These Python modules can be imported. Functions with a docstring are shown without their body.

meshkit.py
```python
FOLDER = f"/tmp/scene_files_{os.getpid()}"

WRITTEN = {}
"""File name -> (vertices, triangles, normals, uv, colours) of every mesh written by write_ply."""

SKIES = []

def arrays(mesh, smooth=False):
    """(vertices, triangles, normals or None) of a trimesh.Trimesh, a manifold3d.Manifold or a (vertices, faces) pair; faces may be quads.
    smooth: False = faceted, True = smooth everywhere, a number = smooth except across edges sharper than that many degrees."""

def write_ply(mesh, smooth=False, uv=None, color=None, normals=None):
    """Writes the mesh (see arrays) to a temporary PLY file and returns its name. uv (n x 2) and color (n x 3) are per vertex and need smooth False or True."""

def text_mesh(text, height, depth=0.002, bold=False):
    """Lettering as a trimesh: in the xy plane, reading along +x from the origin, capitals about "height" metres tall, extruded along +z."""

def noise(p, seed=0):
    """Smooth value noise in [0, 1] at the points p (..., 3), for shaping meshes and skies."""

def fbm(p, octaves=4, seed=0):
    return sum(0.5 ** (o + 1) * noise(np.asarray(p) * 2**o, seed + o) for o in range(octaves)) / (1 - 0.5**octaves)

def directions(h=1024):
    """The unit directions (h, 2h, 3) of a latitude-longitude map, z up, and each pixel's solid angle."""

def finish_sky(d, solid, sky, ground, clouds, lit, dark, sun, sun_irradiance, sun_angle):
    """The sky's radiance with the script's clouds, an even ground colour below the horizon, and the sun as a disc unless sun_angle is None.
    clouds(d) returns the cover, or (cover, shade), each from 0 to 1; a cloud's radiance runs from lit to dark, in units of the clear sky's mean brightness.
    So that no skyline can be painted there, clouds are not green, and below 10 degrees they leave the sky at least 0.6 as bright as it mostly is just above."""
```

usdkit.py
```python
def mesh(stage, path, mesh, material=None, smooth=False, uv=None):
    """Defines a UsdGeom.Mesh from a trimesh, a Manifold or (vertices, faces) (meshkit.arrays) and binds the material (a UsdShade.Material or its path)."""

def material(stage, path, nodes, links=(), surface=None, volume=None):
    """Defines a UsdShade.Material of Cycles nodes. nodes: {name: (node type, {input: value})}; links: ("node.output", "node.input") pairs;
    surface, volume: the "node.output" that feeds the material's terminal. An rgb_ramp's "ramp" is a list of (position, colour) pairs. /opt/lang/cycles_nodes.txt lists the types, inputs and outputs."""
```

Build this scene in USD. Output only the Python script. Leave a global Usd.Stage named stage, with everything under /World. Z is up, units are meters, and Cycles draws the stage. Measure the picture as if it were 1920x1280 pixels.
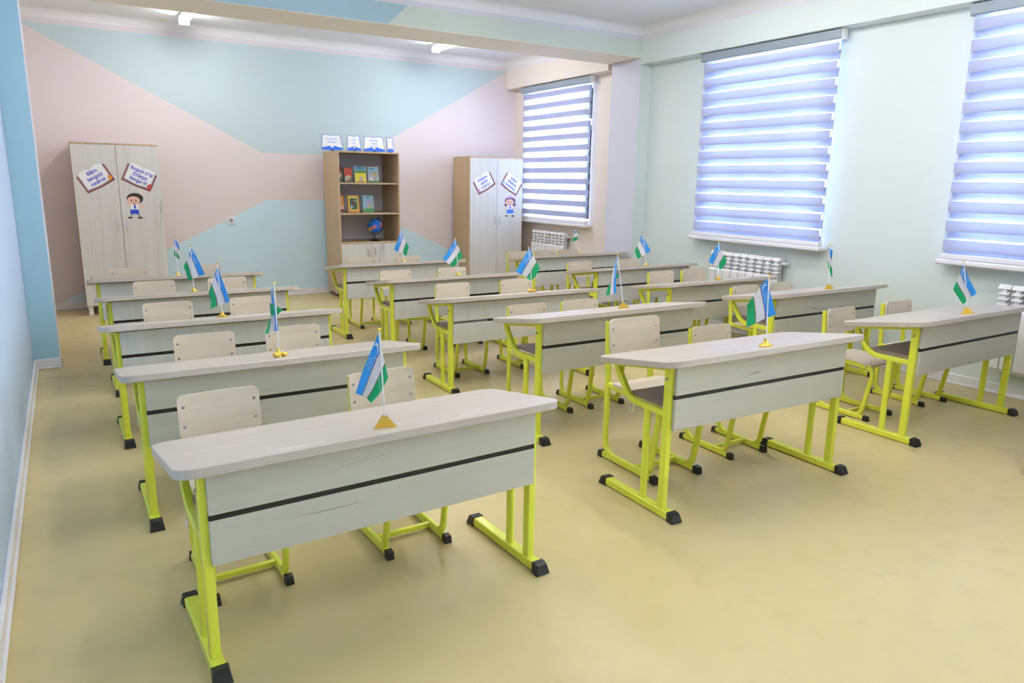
import math, random
import numpy as np
import trimesh
import manifold3d as m3
import shapely
from shapely.geometry import Polygon, Point, box as sbox
from pxr import Usd, UsdGeom, UsdShade, UsdLux, Gf, Sdf
import usdkit, meshkit

stage = Usd.Stage.CreateInMemory()
UsdGeom.SetStageUpAxis(stage, UsdGeom.Tokens.z)
UsdGeom.SetStageMetersPerUnit(stage, 1.0)
UsdGeom.Xform.Define(stage, '/World')
UsdGeom.Scope.Define(stage, '/World/Looks')

# ------------------------------------------------------------------ camera, light, exposure
CAM_POS = (0.0, 0.0, 1.3272)
R_ = (0.8545637973636249, -0.5190985170231553, 0.016045119501652258)
U_ = (0.09805017398186608, 0.19159985779596897, 0.9765631868315998)
F_ = (0.510006744678526, 0.8329623185456382, -0.21463200196030283)
FOCAL_PX = 1361.22
EXPOSURE = 1.42
SKY_STRENGTH = 3.6
LAMP_STRENGTH = 17.0
NEAR_LAMP_STRENGTH = 12.6

cam = UsdGeom.Camera.Define(stage, '/World/camera')
cam.AddTransformOp().Set(Gf.Matrix4d(*R_, 0, *U_, 0, -F_[0], -F_[1], -F_[2], 0, *CAM_POS, 1))
cam.CreateHorizontalApertureAttr(36.0)
cam.CreateVerticalApertureAttr(24.0)
cam.CreateFocalLengthAttr(36.0 * FOCAL_PX / 1920.0)
cam.CreateExposureAttr(EXPOSURE)
cam.CreateClippingRangeAttr(Gf.Vec2f(0.05, 500.0))

sky = UsdLux.DomeLight.Define(stage, '/World/sky')
sky.CreateIntensityAttr(SKY_STRENGTH)
sky.CreateColorAttr(Gf.Vec3f(0.80, 0.89, 1.0))

# ------------------------------------------------------------------ helpers: prims
_used = {}


def numbered(parent, name):
    key = (parent, name)
    n = _used.get(key, 0)
    _used[key] = n + 1
    return f'{parent}/{name}' if n == 0 else f'{parent}/{name}_{n:03d}'


def tag(prim, label=None, cat=None, group=None, kind=None):
    p = prim.GetPrim() if hasattr(prim, 'GetPrim') else prim
    for k, v in (('label', label), ('category', cat), ('group', group), ('kind', kind)):
        if v:
            p.SetCustomDataByKey(k, v)
    return prim


def thing(name, label, cat, loc=(0, 0, 0), rotz=0.0, group=None, scale=None):
    x = UsdGeom.Xform.Define(stage, numbered('/World', name))
    x.AddTranslateOp().Set(Gf.Vec3d(*map(float, loc)))
    x.AddRotateZOp().Set(float(rotz))
    if scale:
        x.AddScaleOp().Set(Gf.Vec3f(scale, scale, scale))
    return tag(x, label, cat, group)


def struct(name, mesh=None, mat=None, label=None, smooth=30):
    path = f'/World/{name}'
    if mesh is None:
        x = UsdGeom.Xform.Define(stage, path)
    else:
        x = usdkit.mesh(stage, path, mesh, M[mat], smooth=smooth)
    return tag(x, label, None, None, 'structure')


def part(name, mesh, mat, parent, smooth=30, label=None, kind=None, uv=None):
    path = numbered(str(parent.GetPrim().GetPath()), name)
    m = usdkit.mesh(stage, path, mesh, M[mat], smooth=smooth, uv=uv)
    if label:
        m.GetPrim().SetCustomDataByKey('label', label)
    if kind:
        m.GetPrim().SetCustomDataByKey('kind', kind)
    return m


def dup(root, name, label, loc, rotz, group=None, scale=None):
    was = root.GetPrim().GetCustomData()
    x = UsdGeom.Xform.Define(stage, numbered('/World', name))
    x.AddTranslateOp().Set(Gf.Vec3d(*map(float, loc)))
    x.AddRotateZOp().Set(float(rotz))
    if scale:
        x.AddScaleOp().Set(Gf.Vec3f(scale, scale, scale))
    x.GetPrim().GetReferences().AddInternalReference(root.GetPrim().GetPath())
    x.GetPrim().SetInstanceable(True)
    return tag(x, label, was['category'], group or was.get('group'))


# ------------------------------------------------------------------ helpers: meshes
def cat(*ms):
    return trimesh.util.concatenate([m for m in ms])


def bx(x0, x1, y0, y1, z0, z1, c=0.0):
    if c <= 0:
        m = trimesh.creation.box([x1 - x0, y1 - y0, z1 - z0])
        m.apply_translation([(x0 + x1) / 2, (y0 + y1) / 2, (z0 + z1) / 2])
        return m
    pts = []
    lo, hi = np.array([x0, y0, z0]), np.array([x1, y1, z1])
    for i in range(8):
        s = np.array([(i >> k) & 1 for k in range(3)])
        corner = np.where(s, hi, lo)
        inward = np.where(s, -1, 1) * c
        for k in range(3):
            q = corner + inward
            q[k] = corner[k]
            pts.append(q)
    return trimesh.Trimesh(*hull_arrays(np.array(pts)), process=False)


def hull_arrays(pts):
    h = trimesh.convex.convex_hull(np.asarray(pts))
    return h.vertices, h.faces


def hull(pts):
    return trimesh.Trimesh(*hull_arrays(pts), process=False)


def cyl(p, q, r, n=16, r2=None):
    p, q = np.asarray(p, float), np.asarray(q, float)
    t = (q - p) / np.linalg.norm(q - p)
    a = np.cross(t, [0, 0, 1.0] if abs(t[2]) < 0.9 else [1.0, 0, 0])
    a /= np.linalg.norm(a)
    b = np.cross(t, a)
    ang = np.arange(n) * 2 * np.pi / n
    ring = np.cos(ang)[:, None] * a + np.sin(ang)[:, None] * b
    v = np.vstack([p + r * ring, q + (r if r2 is None else r2) * ring, p, q])
    f = []
    for i in range(n):
        j = (i + 1) % n
        f += [[i, j, n + j], [i, n + j, n + i], [2 * n, j, i], [2 * n + 1, n + i, n + j]]
    m = trimesh.Trimesh(v, f, process=False)
    if m.volume < 0:
        m.invert()
    return m


def fillet(pts, rad, n=6):
    """A polyline with its inner corners rounded."""
    pts = [np.asarray(p, float) for p in pts]
    out = [pts[0]]
    for i in range(1, len(pts) - 1):
        r = rad[i - 1] if hasattr(rad, '__len__') else rad
        a, b, c = pts[i - 1], pts[i], pts[i + 1]
        u, w = (a - b) / np.linalg.norm(a - b), (c - b) / np.linalg.norm(c - b)
        ang = np.arccos(np.clip(u @ w, -1, 1))
        d = min(r / np.tan(ang / 2), 0.49 * np.linalg.norm(a - b), 0.49 * np.linalg.norm(c - b))
        rr = d * np.tan(ang / 2)
        cen = b + (u + w) / np.linalg.norm(u + w) * (rr / np.sin(ang / 2))
        s, e = b + u * d - cen, b + w * d - cen
        for k in range(n + 1):
            t = k / n
            th = np.arccos(np.clip(s @ e / (rr * rr), -1, 1))
            out.append(cen + (np.sin((1 - t) * th) * s + np.sin(t * th) * e) / np.sin(th))
    out.append(pts[-1])
    return np.array(out)


def sweep(path, prof, side):
    """Sweeps a closed 2D profile (u along side, v along side x tangent) down a path that is planar, side being the plane's normal."""
    path = np.asarray(path, float)
    side = np.asarray(side, float)
    k = len(prof)
    vs = []
    for i in range(len(path)):
        if i == 0:
            t = path[1] - path[0]
        elif i == len(path) - 1:
            t = path[-1] - path[-2]
        else:
            a, b = path[i] - path[i - 1], path[i + 1] - path[i]
            t = a / np.linalg.norm(a) + b / np.linalg.norm(b)
        t = t / np.linalg.norm(t)
        nrm = np.cross(side, t)
        vs.append(path[i] + prof[:, :1] * side + prof[:, 1:] * nrm)
    v = np.vstack(vs + [path[:1], path[-1:]])
    f = []
    L = len(path)
    for i in range(L - 1):
        for j in range(k):
            a, b = i * k + j, i * k + (j + 1) % k
            f += [[a, b, b + k], [a, b + k, a + k]]
    for j in range(k):
        f += [[L * k, (j + 1) % k, j], [L * k + 1, (L - 1) * k + j, (L - 1) * k + (j + 1) % k]]
    m = trimesh.Trimesh(v, f, process=False)
    if m.volume < 0:
        m.invert()
    return m


def rect_prof(w, h, r, n=3):
    p = sbox(-w / 2 + r, -h / 2 + r, w / 2 - r, h / 2 - r).buffer(r, quad_segs=n)
    return np.array(p.exterior.coords)[:-1]


def round_prof(w, h, n=14):
    a = np.arange(n) * 2 * np.pi / n
    return np.stack([w / 2 * np.cos(a), h / 2 * np.sin(a)], 1)


def lathe(profile, n=28):
    p = np.asarray(profile, float)
    m = trimesh.creation.revolve(p, sections=n)
    return m


def extr(poly, depth):
    gs = getattr(poly, 'geoms', [poly])
    return cat(*[trimesh.creation.extrude_polygon(g, depth, engine='earcut') for g in gs if g.area > 0])


def stand(m, y):
    """Turns a mesh laid in the xy plane (thickness +z) up into the xz plane, its face towards -y at the given y."""
    m = m.copy()
    v = m.vertices.copy()
    m.vertices = np.stack([v[:, 0], y - v[:, 2], v[:, 1]], 1)
    return m


def wallward(m, x):
    """Lays a mesh drawn in (y, z) with thickness +z into the plane x, growing towards +x."""
    m = m.copy()
    v = m.vertices.copy()
    m.vertices = np.stack([x + v[:, 2], v[:, 0], v[:, 1]], 1)
    if m.volume < 0:
        m.invert()
    return m


def moved(m, d):
    m = m.copy()
    m.apply_translation(d)
    return m


def rotx(m, a, about=(0, 0, 0)):
    m = m.copy()
    m.apply_transform(trimesh.transformations.rotation_matrix(a, [1, 0, 0], about))
    return m


# ------------------------------------------------------------------ materials
M = {}


def srgb(r, g, b):
    return tuple((c / 255 / 12.92) if c / 255 <= 0.04045 else ((c / 255 + 0.055) / 1.055) ** 2.4 for c in (r, g, b))


def mat(name, nodes, links=(), surface='p.BSDF'):
    M[name] = usdkit.material(stage, f'/World/Looks/{name}', nodes, links, surface=surface)


def plain(name, col, rough=0.5, **kw):
    d = {'base_color': col, 'roughness': rough}
    d.update(kw)
    mat(name, {'p': ('principled_bsdf', d)})


def wood(name, light, mid, dark, along='x', rough=0.38, streak=0.0, crack=0.0, fine=60.0):
    """Wood-print laminate: grain drawn out along an axis, soft streaks, and a few thin dark cracks."""
    lo, hi = 0.9, fine
    sc = {'x': (lo, hi, hi), 'z': (hi, hi, lo), 'y': (hi, lo, hi)}[along]
    c1 = {'x': (0.55, 9, 9), 'z': (9, 9, 0.55), 'y': (9, 0.55, 9)}[along]
    c2 = {'x': (1.6, 3.2, 3.2), 'z': (3.2, 3.2, 1.6), 'y': (3.2, 1.6, 3.2)}[along]
    nodes = {
        'tc': ('texture_coordinate', {}), 'oi': ('object_info', {}),
        'geo': ('geometry', {}),
        'of': ('vector_math', {'math_type': 'multiply_add', 'vector2': (1.0, 1.0, 1.0)}),
        'sh': ('combine_xyz', {}),
        'shm': ('math', {'math_type': 'multiply', 'value2': 17.3}),
        'm1': ('mapping', {'scale': sc}), 'n1': ('noise_texture', {'scale': 1.0, 'detail': 4.0, 'roughness': 0.6}),
        'r1': ('rgb_ramp', {'ramp': [(0.25, dark), (0.5, mid), (0.75, light)]}),
        'm2': ('mapping', {'scale': c1}), 'n2': ('noise_texture', {'scale': 1.0, 'detail': 2.0, 'roughness': 0.45, 'distortion': 0.6}),
        'a2': ('math', {'math_type': 'subtract', 'value2': 0.5}), 'b2': ('math', {'math_type': 'absolute'}),
        'l2': ('map_range', {'from_min': 0.0025, 'from_max': 0.008, 'to_min': 1.0, 'to_max': 0.0, 'clamp': True}),
        'm3': ('mapping', {'scale': c2}), 'n3': ('noise_texture', {'scale': 1.0, 'detail': 1.0}),
        'l3': ('map_range', {'from_min': 0.60, 'from_max': 0.67, 'to_min': 0.0, 'to_max': crack, 'clamp': True}),
        'k': ('math', {'math_type': 'multiply'}),
        'mx': ('mix_color', {'b': (0.10, 0.085, 0.06)}),
        'p': ('principled_bsdf', {'roughness': rough, 'ior': 1.45}),
    }
    links = [('tc.object', 'of.vector1'), ('oi.random', 'shm.value1'), ('shm.value', 'sh.x'), ('shm.value', 'sh.y'), ('shm.value', 'sh.z'),
             ('sh.vector', 'of.vector3'),
             ('of.vector', 'm1.vector'), ('m1.vector', 'n1.vector'), ('n1.fac', 'r1.fac'),
             ('of.vector', 'm2.vector'), ('m2.vector', 'n2.vector'), ('n2.fac', 'a2.value1'), ('a2.value', 'b2.value1'), ('b2.value', 'l2.value'),
             ('of.vector', 'm3.vector'), ('m3.vector', 'n3.vector'), ('n3.fac', 'l3.value'),
             ('l2.result', 'k.value1'), ('l3.result', 'k.value2'), ('k.value', 'mx.fac'), ('r1.color', 'mx.a'), ('mx.result', 'p.base_color')]
    mat(name, nodes, links)


LIME = (0.80, 0.84, 0.070)
plain('lime_paint', LIME, 0.32, coat_weight=0.35, coat_roughness=0.15)
plain('black_plastic', (0.018, 0.019, 0.022), 0.42)
plain('black_strip', (0.014, 0.014, 0.013), 0.5)
plain('dark_plastic', (0.01, 0.01, 0.012), 0.3)
plain('screw_metal', (0.55, 0.55, 0.57), 0.3, metallic=1.0)
plain('chrome', (0.75, 0.75, 0.78), 0.18, metallic=1.0)
plain('brass', (0.95, 0.62, 0.10), 0.22, metallic=1.0)
plain('groove_gloss', (0.90, 0.90, 0.90), 0.15, coat_weight=0.8, coat_roughness=0.05)
wood('top_laminate', (0.60, 0.535, 0.465), (0.56, 0.495, 0.425), (0.515, 0.445, 0.375), 'x', 0.30, crack=0.0)
wood('panel_laminate', (0.60, 0.585, 0.505), (0.57, 0.555, 0.475), (0.535, 0.52, 0.445), 'x', 0.42, crack=0.75, fine=34)
wood('panel_laminate_upright', (0.66, 0.66, 0.62), (0.63, 0.63, 0.59), (0.59, 0.59, 0.55), 'z', 0.42, crack=0.6, fine=34)
wood('shelf_laminate', (0.40, 0.31, 0.255), (0.35, 0.27, 0.22), (0.29, 0.215, 0.17), 'x', 0.4)
wood('plywood', (0.77, 0.665, 0.53), (0.73, 0.625, 0.485), (0.67, 0.555, 0.41), 'x', 0.34, fine=26)
wood('cabinet_front', (0.70, 0.685, 0.655), (0.66, 0.645, 0.615), (0.59, 0.575, 0.54), 'z', 0.45, crack=0.45, fine=28)
wood('cabinet_oak', (0.60, 0.45, 0.29), (0.54, 0.395, 0.245), (0.47, 0.335, 0.20), 'z', 0.45, fine=40)
plain('cabinet_back', (0.66, 0.635, 0.66), 0.6)
plain('white_trim', (0.80, 0.79, 0.84), 0.35)
plain('white_paint', (0.80, 0.80, 0.81), 0.7)
plain('white_plastic', (0.86, 0.86, 0.88), 0.3)
plain('radiator_white', (0.84, 0.84, 0.87), 0.3)
plain('radiator_recess', (0.62, 0.63, 0.66), 0.6)
plain('blind_cassette', (0.30, 0.36, 0.42), 0.45)
plain('cream_paint', srgb(238, 228, 212), 0.7)
plain('mint_paint', srgb(214, 223, 219), 0.7)
plain('lilac_paint', srgb(212, 214, 228), 0.7)
plain('teal_paint', srgb(172, 212, 230), 0.65)
plain('pale_blue_paint', srgb(196, 216, 240), 0.6)
plain('paper_white', (0.86, 0.86, 0.88), 0.4)
plain('book_blue', (0.03, 0.16, 0.80), 0.4)
plain('text_blue', (0.05, 0.06, 0.62), 0.5)
plain('pale_text', (0.22, 0.36, 0.78), 0.5)
plain('cover_maroon', (0.28, 0.06, 0.07), 0.5)
plain('page_grey', (0.35, 0.34, 0.40), 0.5)
plain('skin_pink', (0.82, 0.50, 0.42), 0.5)
plain('hair_black', (0.04, 0.035, 0.03), 0.5)
plain('hair_plum', (0.12, 0.08, 0.14), 0.5)
plain('ribbon_pink', (0.62, 0.35, 0.62), 0.5)
plain('shorts_blue', (0.03, 0.08, 0.62), 0.5)
plain('skirt_blue', (0.04, 0.22, 0.85), 0.5)
plain('red_print', (0.62, 0.07, 0.05), 0.4)
plain('orange_print', (0.75, 0.30, 0.05), 0.4)
plain('yellow_print', (0.80, 0.68, 0.05), 0.4)
plain('green_print', (0.10, 0.34, 0.10), 0.4)
plain('dark_green_print', (0.05, 0.14, 0.08), 0.4)
plain('sky_print', (0.32, 0.52, 0.66), 0.4)
plain('teal_print', (0.08, 0.30, 0.42), 0.4)
plain('grey_print', (0.42, 0.46, 0.46), 0.4)
plain('tan_print', (0.55, 0.42, 0.24), 0.4)
plain('maroon_print', (0.22, 0.03, 0.03), 0.4)
plain('desk_grey', (0.50, 0.46, 0.41), 0.45)
mat('clear_acrylic', {'t': ('transparent_bsdf', {'color': (0.93, 0.95, 0.97)}), 'g': ('glossy_bsdf', {'roughness': 0.08}), 'd': ('diffuse_bsdf', {'color': (0.8, 0.85, 0.9)}),
                      'f': ('fresnel', {'IOR': 1.5}), 'm': ('mix_closure', {}), 'm2': ('mix_closure', {'fac': 0.25})},
    [('f.fac', 'm.fac'), ('t.BSDF', 'm.closure1'), ('g.BSDF', 'm.closure2'), ('m.closure', 'm2.closure1'), ('d.BSDF', 'm2.closure2')], 'm2.closure')
mat('glass_pane', {'t': ('transparent_bsdf', {'color': (0.94, 0.97, 0.98)}), 'g': ('glossy_bsdf', {'roughness': 0.02}), 'f': ('fresnel', {'IOR': 1.45}), 'm': ('mix_closure', {})},
    [('f.fac', 'm.fac'), ('t.BSDF', 'm.closure1'), ('g.BSDF', 'm.closure2')], 'm.closure')
# blind cloth: dense bands pass a little soft light, sheer bands are an open voile
mat('blind_band', {'d': ('diffuse_bsdf', {'color': (0.60, 0.63, 0.78)}), 't': ('translucent_bsdf', {'color': (0.62, 0.66, 0.86)}), 'm': ('mix_closure', {'fac': 0.34})},
    [('d.BSDF', 'm.closure1'), ('t.BSDF', 'm.closure2')], 'm.closure')
mat('blind_voile', {'x': ('transparent_bsdf', {'color': (0.96, 0.97, 1.0)}), 't': ('translucent_bsdf', {'color': (0.7, 0.75, 0.9)}), 'm': ('mix_closure', {'fac': 0.14})},
    [('x.BSDF', 'm.closure1'), ('t.BSDF', 'm.closure2')], 'm.closure')
for nm_, st_ in (('lamp_glow', LAMP_STRENGTH), ('near_lamp_glow', NEAR_LAMP_STRENGTH)):
    mat(nm_, {'e': ('emission', {'color': (1.0, 0.985, 0.965), 'strength': st_})}, surface='e.emission')
# floor: matt-gloss sheet vinyl, faint mottling and a few scuffs
mat('floor_vinyl', {
    'g': ('geometry', {}), 'n': ('noise_texture', {'scale': 1.3, 'detail': 5.0, 'roughness': 0.6}),
    'r': ('rgb_ramp', {'ramp': [(0.3, (0.62, 0.505, 0.245)), (0.7, (0.635, 0.52, 0.255))]}),
    'n2': ('noise_texture', {'scale': 5.0, 'detail': 3.0}), 'l': ('map_range', {'from_min': 0.70, 'from_max': 0.76, 'to_min': 0.0, 'to_max': 0.35, 'clamp': True}),
    'mx': ('mix_color', {'b': (0.66, 0.58, 0.42)}),
    'n3': ('noise_texture', {'scale': 9.0, 'detail': 3.0}), 'rr': ('map_range', {'from_min': 0.3, 'from_max': 0.7, 'to_min': 0.30, 'to_max': 0.42}),
    'p': ('principled_bsdf', {'ior': 1.45})},
    [('g.position', 'n.vector'), ('n.fac', 'r.fac'), ('g.position', 'n2.vector'), ('n2.fac', 'l.value'), ('l.result', 'mx.fac'), ('r.color', 'mx.a'), ('mx.result', 'p.base_color'),
     ('g.position', 'n3.vector'), ('n3.fac', 'rr.value'), ('rr.result', 'p.roughness')])


def math_chain(nodes, links, name, op, a, b=None):
    d = {'math_type': op}
    for k, v in (('value1', a), ('value2', b)):
        if v is None:
            continue
        if isinstance(v, str):
            links.append((v, f'{name}.{k}'))
        else:
            d[k] = v
    nodes[name] = ('math', d)
    return f'{name}.value'


def painted_back_wall():
    """Peach wall with a mint roof-shaped field above and a mint hill-shaped field below: paint, laid out in the wall's own metres."""
    nodes, links = {'g': ('geometry', {}), 's': ('separate_xyz', {}), 'p': ('principled_bsdf', {'roughness': 0.62})}, [('g.position', 's.vector')]
    X, Z = 's.x', 's.z'

    def line(n, x0, z0, slope):
        a = math_chain(nodes, links, n + 'a', 'subtract', X, x0)
        b = math_chain(nodes, links, n + 'b', 'multiply', a, slope)
        return math_chain(nodes, links, n + 'c', 'add', b, z0)
    u = math_chain(nodes, links, 'u1', 'maximum', line('ul', 1.94, 1.594, -0.518), line('ur', 3.06, 1.594, 0.56))
    u = math_chain(nodes, links, 'u2', 'maximum', u, 1.594)
    up = math_chain(nodes, links, 'u3', 'greater_than', Z, u)
    l = math_chain(nodes, links, 'l1', 'minimum', line('ll', 1.94, 1.08, 0.49), line('lr', 2.88, 1.08, -0.46))
    l = math_chain(nodes, links, 'l2', 'minimum', l, 1.08)
    lo = math_chain(nodes, links, 'l3', 'less_than', Z, l)
    top = math_chain(nodes, links, 't1', 'greater_than', Z, 2.705)
    nodes['c1'] = ('mix_color', {'a': srgb(225, 213, 214), 'b': srgb(194, 211, 214)})
    nodes['c2'] = ('mix_color', {'b': srgb(204, 230, 243)})
    nodes['c3'] = ('mix_color', {'b': srgb(222, 216, 220)})
    links += [(up, 'c1.fac'), (lo, 'c2.fac'), ('c1.result', 'c2.a'), (top, 'c3.fac'), ('c2.result', 'c3.a'), ('c3.result', 'p.base_color')]
    mat('back_wall_paint', nodes, links)


painted_back_wall()


def split_paint(name, axis, at, slope_axis, slope, below, above, above_z=None, top=None):
    nodes, links = {'g': ('geometry', {}), 's': ('separate_xyz', {}), 'p': ('principled_bsdf', {'roughness': 0.65})}, [('g.position', 's.vector')]
    e = math_chain(nodes, links, 'a', 'multiply', f's.{slope_axis}', slope)
    e = math_chain(nodes, links, 'b', 'subtract', f's.{axis}', e)
    f = math_chain(nodes, links, 'c', 'greater_than', e, at)
    nodes['m'] = ('mix_color', {'a': below, 'b': above})
    links.append((f, 'm.fac'))
    out = 'm.result'
    if above_z is not None:
        h = math_chain(nodes, links, 'd', 'greater_than', 's.z', above_z)
        nodes['m2'] = ('mix_color', {'b': top})
        links += [(h, 'm2.fac'), (out, 'm2.a')]
        out = 'm2.result'
    links.append((out, 'p.base_color'))
    mat(name, nodes, links)


MINT_W, PEACH_W = srgb(216, 225, 223), srgb(232, 221, 214)
split_paint('window_wall_paint', 'y', 6.1, 'x', 0.0, MINT_W, PEACH_W, 2.72, srgb(226, 224, 230))
split_paint('beam_paint', 'x', 2.39 - 1.08 * 2.56, 'z', 1.08, srgb(166, 196, 210), srgb(206, 216, 206), 2.716, srgb(216, 216, 224))
split_paint('left_wall_paint', 'y', 6.2, 'z', 0.0, srgb(192, 212, 238), PEACH_W)

# ------------------------------------------------------------------ the room
XL, XR, YB, YF, ZC = -0.28, 5.20, 8.49, -1.6, 2.83
YP0, YP1, ZB = 5.887, 6.40, 2.555
T = 0.30
struct('floor', bx(XL - T, XR + T, YF - T, YB + T, -0.12, 0.0), 'floor_vinyl', 'yellow ochre vinyl sheet floor', smooth=False)
struct('ceiling', bx(XL - T, XR + T, YF - T, YB + T, ZC, ZC + 0.2), 'white_paint', 'plain white ceiling', smooth=False)
struct('wall_back', bx(XL, XR, YB, YB + T, 0, ZC), 'back_wall_paint', 'back wall painted peach with mint fields', smooth=False)
struct('wall_left', bx(XL - T, XL, YF - T, YB + T, 0, ZC), 'left_wall_paint', 'pale blue left wall', smooth=False)
struct('wall_front', bx(XL, XR, YF - T, YF, 0, ZC), 'white_paint', 'wall behind the camera', smooth=False)

WINDOWS = [(6.84, 8.13), (3.75, 5.03), (1.42, 2.68), (-0.93, 0.33)]       # openings along y
WZ0, WZ1 = 0.85, 2.47
poly = sbox(YF - T, 0, YB + T, ZC)
for a, b in WINDOWS:
    poly = poly.difference(sbox(a, WZ0, b, WZ1))
struct('wall_right', wallward(extr(poly, T), XR), 'window_wall_paint', 'window wall, pale mint near and cream in the far bay', smooth=False)
# ceiling beam with its two pilasters
b = struct('trim_1', bx(XL, XR, YP0, YP1, ZB, ZC), 'beam_paint', 'ceiling beam painted teal on its left part', smooth=False)
part('beam_underside', bx(XL + 0.001, XR - 0.001, YP0 + 0.002, YP1 - 0.002, ZB - 0.004, ZB + 0.004), 'cream_paint', b, smooth=False, label='cream underside of the beam')
p = struct('trim_2', bx(XL, -0.123, YP0, YP1, 0, ZB), 'lilac_paint', 'pilaster on the left wall with a teal face', smooth=False)
part('painted_face', bx(XL + 0.001, -0.125, YP0 - 0.003, YP0 + 0.003, 0.0, ZB - 0.001), 'teal_paint', p, smooth=False, label='teal painted face')
p = struct('trim_3', bx(5.055, XR, YP0, 6.34, 0, ZB), 'lilac_paint', 'pilaster on the window wall', smooth=False)
part('painted_face', bx(5.057, XR - 0.001, YP0 - 0.003, YP0 + 0.003, 0.0, 2.49), 'mint_paint', p, smooth=False, label='mint painted face')
# soffit above the windows
struct('trim_4', bx(5.055, XR, YF, YP0, 2.492, ZC), 'window_wall_paint', 'mint soffit above the near windows', smooth=False)
struct('trim_5', bx(5.055, XR, YP1, YB, 2.492, ZC), 'window_wall_paint', 'cream soffit above the far window', smooth=False)


def cove(p, q, inward, r=0.075):
    """A concave plaster cove running from p to q under the ceiling; inward = unit vector from the wall into the room."""
    p, q, w = np.array([*p, ZC]), np.array([*q, ZC]), np.array([*inward, 0.0])
    ang = np.linspace(0, np.pi / 2, 7)
    prof = [(0, 0)] + [(r - r * np.sin(a), -(r - r * np.cos(a))) for a in ang[::-1]]
    prof = [(0.0, 0.0), (r, 0.0)] + [(r - r * np.sin(a), -r + r * np.cos(a)) for a in ang] 
    ring = [np.array([u, v]) for u, v in prof]
    n = len(ring)
    v = np.vstack([[e + u * w + np.array([0, 0, z]) for u, z in ring] for e in (p, q)])
    f = []
    for i in range(n):
        j = (i + 1) % n
        f += [[i, j, n + j], [i, n + j, n + i]]
    m = trimesh.Trimesh(v, f, process=False)
    m.fix_normals()
    return m


k = 6
for pq in [((XL, YB), (5.055, YB), (0, -1)), ((XL, YP0), (5.055, YP0), (0, -1)), ((5.055, YF), (5.055, YP0), (-1, 0)), ((5.055, YP1), (5.055, YB), (-1, 0)),
           ((XL, YF), (XL, YP0), (1, 0)), ((XL, YP1), (XL, YB), (1, 0))]:
    struct(f'trim_{k}', cove(*pq), 'white_paint', 'white plaster cove under the ceiling')
    k += 1


def skirting(name, x0, x1, y0, y1, label, axis, into):
    h, t = 0.072, 0.016
    if axis == 'x':
        ya = y0 if into > 0 else y0 - t
        m = cat(bx(x0, x1, ya, ya + t, 0, h, 0.004), bx(x0, x1, *( (y0, y0 + t + 0.008) if into > 0 else (y0 - t - 0.008, y0)), 0, 0.016, 0.003))
    else:
        xa = x0 if into > 0 else x0 - t
        m = cat(bx(xa, xa + t, y0, y1, 0, h, 0.004), bx(*((x0, x0 + t + 0.008) if into > 0 else (x0 - t - 0.008, x0)), y0, y1, 0, 0.016, 0.003))
    return struct(name, m, 'white_trim', label)


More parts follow.
